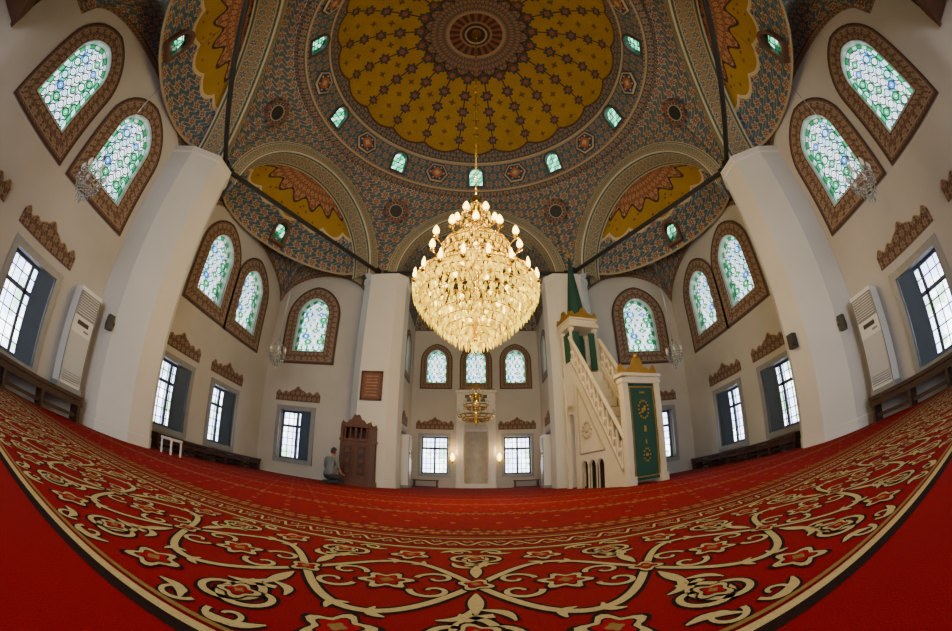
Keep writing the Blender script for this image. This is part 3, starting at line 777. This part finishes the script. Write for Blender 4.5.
f.plate([(-.70+1.40*i/40,.06+.04*abs(sin(i*.47))+.20*math.exp(-((-.70+1.40*i/40)/.22)**2)) for i in range(41)],(0,y1-.1,3.6),Vector((1,0,0)),Vector((0,-1,0)),.05,1)
f.box((0,y1-.26,3.3),(.8,.02,.26),2)
for i in range(9): f.box((-.32+.08*i,y1-.275,3.3+.03*sin(i*2.1)),(.045,.01,.10),1)
f.build('marble_frame',[m_wmarble2,plain('dull gilding',(.22,.13,.04),.5,.4),plain('calligraphy panel',(.03,.05,.06),.4),plain('niche tile',(.42,.37,.27),.4,nz=.3)],root)
for sx in(-1,1):
    b=B(); X=sx*.83; b.cyl((X,y1,.95),(X,y1-.16,.95),.02); b.lathe([(.01,-.06),(.05,0),(.02,.04)],(X,y1-.18,.95),12); b.lathe([(.02,.04),(.07,.1),(.08,.2),(.03,.32)],(X,y1-.18,.95),12,1)
    b.build('sconce_lamp',[m_brass,m_bulb],None,True)
# ------------------------------------------------------------------ minbar
D0=Vector((3.12,6.6,0)); D1=Vector((2.50,9.1,0)); ax=(D1-D0).normalized(); sd=Vector((ax.y,-ax.x,0))
MB=Matrix(((ax.x,sd.x,0,D0.x),(ax.y,sd.y,0,D0.y),(0,0,1,0),(0,0,0,1)))
root=empty('minbar_pulpit',D0); f=B()
bx=lambda c,d,mi=0: f.box(c,d,mi,MB)
for s in(-1,1):
    bx((0,s*.40,1.02),(.16,.12,2.04)); bx((0,s*.40,.08),(.22,.18,.16)); bx((0,s*.40,1.98),(.2,.16,.08))
bx((0,0,2.0),(.16,.70,.14)); bx((0,0,2.09),(.24,1.0,.06))
bx((-.01,0,1.0),(.05,.66,1.86),1)
for i in range(14):
    a=2*pi*i/14; bx((-.055,.12*cos(a),1.42+.17*sin(a)),(.01,.035,.035),2)
for i in range(10):
    a=2*pi*i/10; bx((-.055,.08*cos(a),.55+.12*sin(a)),(.01,.03,.03),2)
for (yy,zz,w_,h_) in((0,1.42,.10,.05),(.03,1.47,.05,.04),(-.04,1.37,.07,.03),(0,1.75,.12,.03),(0,1.05,.05,.12),(0,.8,.03,.08),(0,.55,.06,.06)): bx((-.055,yy,zz),(.01,w_,h_),2)
for s in(-1,1): bx((-.045,s*.29,1.0),(.01,.02,1.72),2)
bx((-.045,0,1.86),(.01,.60,.02),2); bx((-.045,0,.14),(.01,.60,.02),2)
prf=[(-.48+.96*i/40,.06+.05*abs(sin(i*.47))+.27*math.exp(-((-.48+.96*i/40)/.16)**2)+.10*math.exp(-((abs(-.48+.96*i/40)-.42)/.06)**2)) for i in range(41)]
f.plate(prf,D0+Vector((0,0,2.12))+ax*.04,sd,-ax,.06,2)
f.ball(tuple(D0+Vector((0,0,2.5))),.05,2)
NSt=11; L0=.15;L1=1.88;H1=2.7
for i in range(NSt):
    l=L0+(L1-L0)*(i+.5)/NSt; h=H1*(i+1)/NSt; bx((l,0,h-.1),((L1-L0)/NSt+.02,.62,.2))
def side(s):
    w0=s*.36; w1=s*.42
    def top(l): return .28+H1*(l-L0)/(L1-L0)
    holes=[(.95,.13,.62),(1.27,.13,.62),(1.59,.13,.62)]
    def low(l):
        for c,hw,hh in holes:
            if abs(l-c)<hw: return min(hh-.15+ .15*math.sqrt(1-((l-c)/hw)**2), top(l)-.2)
        return 0
    for i in range(96):
        a=L0+(L1+.05-L0)*i/96; c=L0+(L1+.05-L0)*(i+1)/96
        m_=(a+c)/2; z0=low(m_)
        for w in(w0,w1):
            f.face([MB@V3(a,w,z0),MB@V3(c,w,z0),MB@V3(c,w,top(c)),MB@V3(a,w,top(a))])
        f.face([MB@V3(a,w0,z0),MB@V3(c,w0,z0),MB@V3(c,w1,z0),MB@V3(a,w1,z0)])
        f.face([MB@V3(a,w0,top(a)),MB@V3(c,w0,top(c)),MB@V3(c,w1,top(c)),MB@V3(a,w1,top(a))])
    for c_,hw,hh in holes: bx((c_,s*.30,.3),(hw*2+.06,.01,.62),5)  # black sheets behind the openings stand in for the shade inside
    P=lambda l,z:MB@V3(l,s*.43,z)
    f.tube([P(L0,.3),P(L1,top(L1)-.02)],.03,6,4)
    f.tube([P(.75,.78),P(1.75,.78),P(1.75,2.35),P(.75,.78)],.022,5,4)
    cc=P(1.42,1.28)
    for i in range(12):
        a=2*pi*i/12; q=P(1.42+.17*cos(a),1.28+.17*sin(a)); f.ball(tuple(q),.035,4,5)
    f.ball(tuple(cc),.07,4,6)
    hh=.62
    f.tube([P(L0-.1,.28+hh),P(L1,top(L1)+hh)],.045,8); f.tube([P(L0,.36),P(L1,top(L1)+.06)],.03,6)
    nb=12
    for i in range(nb):
        a=L0+(L1-L0)*i/nb; c=L0+(L1-L0)*(i+1)/nb
        f.tube([P(a,top(a)+.05),P(c,top(c)+hh-.02)],.024,5,4); f.tube([P(a,top(a)+hh-.02),P(c,top(c)+.05)],.024,5,4)
        f.tube([P(a,top(a)+.05),P(a,top(a)+hh-.02)],.02,5)
        mm=(a+c)/2; q=P(mm,top(mm)+hh/2+.01); f.ball(tuple(q),.05,0,6)
for s in(-1,1): side(s)
PL0,PL1=1.88,2.46; pm_=(PL0+PL1)/2; hw_=.34
bx((pm_,0,2.62),(PL1-PL0,.80,.2))
for l in(PL0+.05,PL1-.05):
    for s in(-1,1):
        bx((l,s*.37,1.3),(.10,.10,2.6)); bx((l,s*hw_,3.25),(.07,.07,1.3)); bx((l,s*hw_,3.85),(.11,.11,.08))
for s in(-1,1):
    bx((pm_,s*hw_,3.02),(PL1-PL0,.05,.06)); bx((pm_,s*hw_,2.86),(PL1-PL0,.03,.26)); bx((pm_,s*.37,2.2),(PL1-PL0,.05,.7))
    for i in range(9):
        a=pi*i/8; bx((pm_+.19*cos(a),s*.37,1.72+.16*sin(a)),(.08,.05,.2))
bx((PL1-.03,0,3.3),(.03,.60,1.2),1); bx((pm_,-hw_+.02,3.42),(.42,.02,.80),1)
bx((PL0+.03,-.24,3.3),(.03,.20,.95),1); bx((PL0+.03,.24,3.3),(.03,.20,.95),1)
bx((pm_,0,3.95),(.70,.82,.10)); bx((pm_,0,4.04),(.62,.74,.12)); bx((pm_,0,4.12),(.70,.80,.05))
pc=MB@V3(pm_,0,0)
prf=[(-.38+.76*i/40,.05+.04*abs(sin(i*.47))+.20*math.exp(-((-.38+.76*i/40)/.13)**2)+.07*math.exp(-((abs(-.38+.76*i/40)-.33)/.05)**2)) for i in range(41)]
f.plate(prf,pc+Vector((0,0,4.14))-ax*.32,sd,-ax,.05,2); f.plate(prf,pc+Vector((0,0,4.14))-sd*.36,ax,-sd,.05,2)
f.lathe([(.27,4.14),(.26,4.3),(.24,4.4),(.21,4.6),(.14,5.2),(.06,5.8),(.015,6.2)],(pc.x,pc.y,0),8,3)
f.lathe([(.02,6.15),(.05,6.21),(.02,6.27),(.035,6.33),(.005,6.45)],(pc.x,pc.y,0),10,2)
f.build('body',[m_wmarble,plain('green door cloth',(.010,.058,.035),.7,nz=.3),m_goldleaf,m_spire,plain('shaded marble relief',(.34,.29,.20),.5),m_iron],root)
# ------------------------------------------------------------------ lectern
cx,cy=-2.88,9.10
root=empty('carved_wooden_lectern',(cx,cy,0)); f=B()
f.box((cx,cy,.06),(.84,.60,.12)); f.box((cx,cy,.62),(.76,.52,1.0)); f.box((cx,cy,1.14),(.84,.58,.06))
for sx in(-1,1):
    for sy in(-1,1): f.box((cx+sx*.36,cy+sy*.25,.75),(.07,.07,1.4)); f.lathe([(.035,1.45),(.05,1.5),(.03,1.56),(.005,1.62)],(cx+sx*.36,cy+sy*.25,0),8)
for i in range(2):
    f.box((cx-.18+.36*i,cy-.27,.62),(.30,.03,.86)); f.box((cx-.18+.36*i,cy-.29,.62),(.20,.03,.70),1)
    for j in range(3): f.lathe([(.001,.03),(.06,.025),(.07,0)],(0,0,0),12,0,Matrix.Translation((cx-.18+.36*i,cy-.305,.38+.24*j))@Matrix.Rotation(pi/2,4,'X'))
for s in(-1,1): f.box((cx+s*.38,cy,1.3),(.04,.5,.3))
f.box((cx,cy+.23,1.36),(.72,.04,.42)); f.box((cx,cy-.02,1.47),(.78,.54,.04))
prf=[(-.39+.78*i/40,.05+.05*abs(sin(i*.47))+.22*math.exp(-((-.39+.78*i/40)/.16)**2)) for i in range(41)]
f.plate(prf,(cx,cy-.22,1.48),Vector((1,0,0)),Vector((0,-1,0)),.04)
for i in range(5): f.box((cx-.28+.14*i,cy-.26,1.3),(.04,.03,.28))
f.build('cabinet',[m_wood,m_wood2],root)
root=empty('framed_calligraphy',(-2.75,9.48,2.68)); f=B()
f.box((-2.75,9.465,2.68),(.50,.03,.70),1)
for s in(-1,1): f.box((-2.75+s*.27,9.46,2.68),(.06,.05,.80)); f.box((-2.75,9.46,2.68+s*.37),(.60,.05,.06))
for i in range(7): f.box((-2.75,9.447,2.42+.085*i),(.34-.05*(i%2),.01,.03),2)
f.build('frame',[m_wood,plain('print',(.15,.06,.035),.5,nz=.4),plain('print lettering',(.26,.15,.08),.5,nz=.5)],root)
# ------------------------------------------------------------------ air conditioners
m_acf=plain('ac front panel',(.42,.44,.45),.35)
def ac(loc,rz,h=1.7,w=.55,dp=.32):
    root=empty('air_conditioner',loc); M=Matrix.Translation(loc)@Matrix.Rotation(rz,4,'Z'); f=B()
    f.box((0,0,h/2),(w,dp,h),0,M); f.box((0,0,.04),(w+.04,dp+.04,.08),1,M)
    f.box((0,-dp/2-.005,h*.84),(w*.86,.02,h*.24),1,M)
    for i in range(9): f.box((0,-dp/2-.02,h*.745+i*h*.024),(w*.82,.03,.010),0,M)
    f.box((0,-dp/2-.01,h*.66),(w*.5,.02,.07),2,M); f.box((w*.2,-dp/2-.012,h*.60),(.12,.02,.03),1,M)
    f.box((0,-dp/2-.006,h*.33),(w*.86,.02,h*.44),3,M)
    for i in range(5): f.box((0,-dp/2-.014,h*.08+i*h*.022),(w*.78,.02,.014),1,M)
    for s in(-1,1): f.box((s*w*.47,-dp/2-.005,h*.5),(.015,.03,h*.92),1,M)
    f.build('cabinet',[m_acw,m_acg,m_dark,m_acf],root)
def bench(y0,y1,sx,x=6.42,h=.42):
    root=empty('wooden_bench',(sx*x,(y0+y1)/2,0)); f=B()
    f.box((sx*x,(y0+y1)/2,h-.03),(.42,y1-y0,.06)); f.box((sx*(x-.17),(y0+y1)/2,h-.12),(.03,y1-y0,.10))
    n=max(2,int((y1-y0)/.8)+1)
    for i in range(n):
        yy=y0+.06+(y1-y0-.12)*i/(n-1)
        f.box((sx*x,yy,(h-.06)/2),(.36,.06,h-.06))
    f.box((sx*(x-.05),(y0+y1)/2,.10),(.04,y1-y0,.06))
    f.build('seat_and_legs',m_wood2,root)
for sx in(-1,1):
    bench(-1.9,3.40,sx,h=.44); bench(5.5,9.9,sx,h=.34)
    ac((sx*6.46,3.06,.445),(pi/2 if sx<0 else -pi/2))
    ac((sx*2.1,11.25,0),(pi/2 if sx<0 else -pi/2),1.6,.5,.3)
    bb=B(); bb.box((sx*1.75,13.45,.25),(.9,.3,.04))
    for q in(-.4,.4): bb.box((sx*1.75+q,13.45,.12),(.04,.28,.24))
    bb.box((sx*1.75,13.45,.02),(.9,.3,.04)); bb.build('low_book_rack',m_wood2)
def speaker(p,d):
    d=Vector(d).normalized(); p=Vector(p); e=Z_.cross(d).normalized()
    M=Matrix(((e.x,d.x,0,p.x),(e.y,d.y,0,p.y),(0,0,1,p.z),(0,0,0,1)))
    f=B(); f.box((0,.10,0),(.16,.14,.26),0,M); f.cyl(M@V3(0,.17,-.04),M@V3(0,.185,-.04),.06,n=16,mi=1); f.cyl(M@V3(0,.17,.07),M@V3(0,.182,.07),.025,n=12,mi=1); f.cyl(M@V3(0,-.01,0),M@V3(0,.05,0),.03,mi=1)
    f.build('loudspeaker',[m_dark,m_dark])
speaker((-6.15,3.70,1.85),(-.35,-1,0)); speaker((6.15,3.70,1.85),(.35,-1,0)); speaker((5.615,4.5,1.9),(-1,-.1,0))
f=B(); sx0,sx1,sy0,sy1=-5.50,-5.22,5.0,5.28
for xx in(sx0,sx1):
    for yy in(sy0,sy1): f.cyl((xx,yy,0),(xx,yy,.28),.02)
for (a,c) in(((sx0,sy0,.28),(sx1,sy0,.28)),((sx0,sy1,.28),(sx1,sy1,.28)),((sx0,sy0,.28),(sx0,sy1,.28)),((sx1,sy0,.28),(sx1,sy1,.28))): f.cyl(a,c,.02)
f.box(((sx0+sx1)/2,(sy0+sy1)/2,.295),(.32,.32,.03))
f.build('white_prayer_stool',m_acw)
# ------------------------------------------------------------------ kneeling man
def skin_mesh(name,verts,edges,radii,mats,parent,sub=2):
    me=bpy.data.meshes.new(name); me.from_pydata(verts,edges,[]); o=bpy.data.objects.new(name,me); COL.objects.link(o)
    o.modifiers.new('s','SKIN')
    for i,r in enumerate(radii):
        me.skin_vertices[0].data[i].radius=(r if isinstance(r,tuple) else (r,r))
    me.skin_vertices[0].data[0].use_root=True
    sb=o.modifiers.new('b','SUBSURF'); sb.levels=sub; sb.render_levels=sub
    bpy.context.view_layer.update(); dg=bpy.context.evaluated_depsgraph_get()
    nm=bpy.data.meshes.new_from_object(o.evaluated_get(dg)); bpy.data.objects.remove(o)
    nm.materials.clear()
    for m in mats: nm.materials.append(m)
    nm.polygons.foreach_set('use_smooth',[True]*len(nm.polygons))
    o=bpy.data.objects.new(name,nm); COL.objects.link(o); o.parent=parent
    return o
man=empty('kneeling_man',(-3.24,8.12,0)); man.rotation_euler=(0,0,-.35); man.scale=(.9,.9,.9)
m_skin=plain('skin',(.42,.22,.14),.55); m_shirt=plain('grey shirt',(.12,.135,.15),.85,nz=.15); m_trs=plain('dark trousers',(.022,.024,.032),.85); m_hair=plain('dark hair',(.015,.012,.01),.7)
vs=[(0,-.02,.23),(0,0,.36),(0,.05,.50),(0,.08,.61),(0,.10,.69),(0,.12,.75),
 (.09,0,.20),(.13,.20,.19),(.15,.40,.085),(.12,.18,.065),(.10,-.08,.06),(.09,-.20,.03),
 (-.09,0,.20),(-.13,.20,.19),(-.15,.40,.085),(-.12,.18,.065),(-.10,-.08,.06),(-.09,-.20,.03),
 (.15,.07,.655),(.20,.07,.59),(.225,.09,.43),(.18,.22,.33),(.13,.31,.30),
 (-.15,.07,.655),(-.20,.07,.59),(-.225,.09,.43),(-.18,.22,.33),(-.13,.31,.30)]
es=[(0,1),(1,2),(2,3),(3,4),(4,5),(0,6),(6,7),(7,8),(8,9),(9,10),(10,11),(0,12),(12,13),(13,14),(14,15),(15,16),(16,17),(3,18),(18,19),(19,20),(20,21),(21,22),(3,23),(23,24),(24,25),(25,26),(26,27)]
rd=[(.135,.125),(.125,.105),(.135,.105),(.135,.10),(.07,.065),(.052,.052),.095,.08,.06,.052,.042,.03,.095,.08,.06,.052,.042,.03,.068,.058,.045,.034,.026,.068,.058,.045,.034,.026]
bd=skin_mesh('body',vs,es,rd,[m_shirt,m_trs,m_skin],man)
for p in bd.data.polygons:
    c=p.center
    if c.z>.71: p.material_index=2
    elif c.z<.27 or (c.y>.10 and c.z<.29 and abs(c.x)<.22): p.material_index=1
    elif abs(c.x)>.11 and c.z<.41 and c.y>.10: p.material_index=2
for s in(-1,1):
    hv=[(s*.13,.31,.305),(s*.125,.37,.29)]; he=[(0,1)]; hr=[(.03,.018),(.034,.016)]
    for q,(dx,ln) in enumerate(((-.028,.06),(-.009,.07),(.010,.066),(.028,.052))):
        i=len(hv); hv+=[(s*(.125+dx),.395,.287),(s*(.125+dx),.395+ln*.6,.273),(s*(.125+dx),.395+ln,.252)]; he+=[(1,i),(i,i+1),(i+1,i+2)]; hr+=[.010,.009,.007]
    i=len(hv); hv+=[(s*.085,.355,.29),(s*.075,.39,.275)]; he+=[(0,i),(i,i+1)]; hr+=[.011,.009]
    skin_mesh('hand',hv,he,hr,[m_skin],man,1)
f=B()
hc=(0,.145,.845)
def headp(th,ph):
    x=sin(th)*cos(ph);y=sin(th)*sin(ph);z=cos(th)
    sx=.075;sy=.093;sz=.115
    if z<0: sx*=1+.28*z; sy*=1+.12*z
    return (hc[0]+sx*x,hc[1]+sy*y,hc[2]+sz*z)
NT,NP=16,24
vv=[headp(pi*(i+.001)/NT,2*pi*j/NP) for i in range(NT+1) for j in range(NP)]
fs=[(i*NP+j,i*NP+(j+1)%NP,(i+1)*NP+(j+1)%NP,(i+1)*NP+j) for i in range(NT) for j in range(NP)]
f.mesh(vv,fs,0)
hv=[(hc[0]+(v[0]-hc[0])*1.07,hc[1]+(v[1]-hc[1])*1.07,hc[2]+(v[2]-hc[2])*1.06) for v in vv]
hf=[fc for fc in fs if (lambda c:(c[2]-hc[2]>.055 or (c[1]-hc[1]<.005 and c[2]-hc[2]>-.055)))([sum(hv[q][a] for q in fc)/4 for a in range(3)])]
f.mesh(hv,hf,1)
f.ball((0,hc[1]+.095,hc[2]-.01),.014,0,6,1.5)
for s in(-1,1):
    f.ball((s*.076,hc[1]-.005,hc[2]-.005),.02,0,6,1.5); f.ball((s*.03,hc[1]+.083,hc[2]+.01),.011,2,6); f.ball((s*.03,hc[1]+.092,hc[2]+.01),.005,1,5)
f.box((0,hc[1]+.088,hc[2]-.045),(.045,.012,.010),3)
f.build('head',[m_skin,m_hair,plain('eye white',(.8,.8,.8),.3),plain('lips',(.35,.12,.10),.5)],man,True)
for o in man.children: o.matrix_parent_inverse=Matrix.Identity(4)
# ------------------------------------------------------------------ lights & world
def pt(loc,e,col=(1,.70,.30),r=.05,nm='lamp_light'):
    l=bpy.data.lights.new(nm,'POINT'); l.energy=e; l.color=col; l.shadow_soft_size=r
    o=bpy.data.objects.new(nm,l); COL.objects.link(o); o.location=loc; return o
for i in range(6):
    a=i*pi/3+.3; pt((1.35*cos(a),CY+1.35*sin(a),3.5),85,r=.03)
pt((0,CY,4.95),140,r=.04); pt((0,CY,1.7),50,r=.04)
for sx in(-1,1): pt((sx*.83,AY-.34,1.35),16,(1,.60,.22),.03)
pt((0,11.6,3.6),22,(1,.86,.66),.03)
l=bpy.data.lights.new('rear_fill_light','AREA'); l.shape='RECTANGLE'; l.size=2.6; l.size_y=2.8; l.energy=220; l.color=(.97,.97,1)  # fill light added outside the unseen rear opening to brighten the hall
o=bpy.data.objects.new('rear_fill_light',l); COL.objects.link(o); o.location=(0,YN-.4,1.5)
o.rotation_euler=Vector((0,1,.12)).to_track_quat('-Z','Z').to_euler()
w=bpy.data.worlds.new('sky'); SC.world=w; w.use_nodes=True; nt=w.node_tree; bg=nt.nodes['Background']
tc=nt.nodes.new('ShaderNodeTexCoord'); sp=nt.nodes.new('ShaderNodeSeparateXYZ'); rp=nt.nodes.new('ShaderNodeValToRGB')
nt.links.new(tc.outputs['Generated'],sp.inputs[0]); nt.links.new(sp.outputs[2],rp.inputs[0]); nt.links.new(rp.outputs[0],bg.inputs[0])
rp.color_ramp.elements[0].color=(.92,.95,1,1); rp.color_ramp.elements[1].color=(.78,.88,1,1); rp.color_ramp.elements[1].position=.6
mr_=nt.nodes.new('ShaderNodeMapRange'); nt.links.new(sp.outputs[2],mr_.inputs['Value'])
mr_.inputs['From Min'].default_value=.12; mr_.inputs['From Max'].default_value=.40; mr_.inputs['To Min'].default_value=8.5; mr_.inputs['To Max'].default_value=3.8
nt.links.new(mr_.outputs[0],bg.inputs[1])
# ------------------------------------------------------------------ camera: 14.4 mm equisolid fisheye on 36 mm
cam=bpy.data.cameras.new('camera');o=bpy.data.objects.new('camera',cam);COL.objects.link(o);SC.camera=o
o.location=(0,0,.3);o.rotation_euler=(math.radians(90+25),0,0)
cam.type='PANO';cam.sensor_width=36;cam.sensor_height=36*631/952;cam.clip_start=.01;cam.clip_end=200
cam.panorama_type='FISHEYE_EQUISOLID';cam.fisheye_lens=380/952*36;cam.fisheye_fov=math.radians(215)
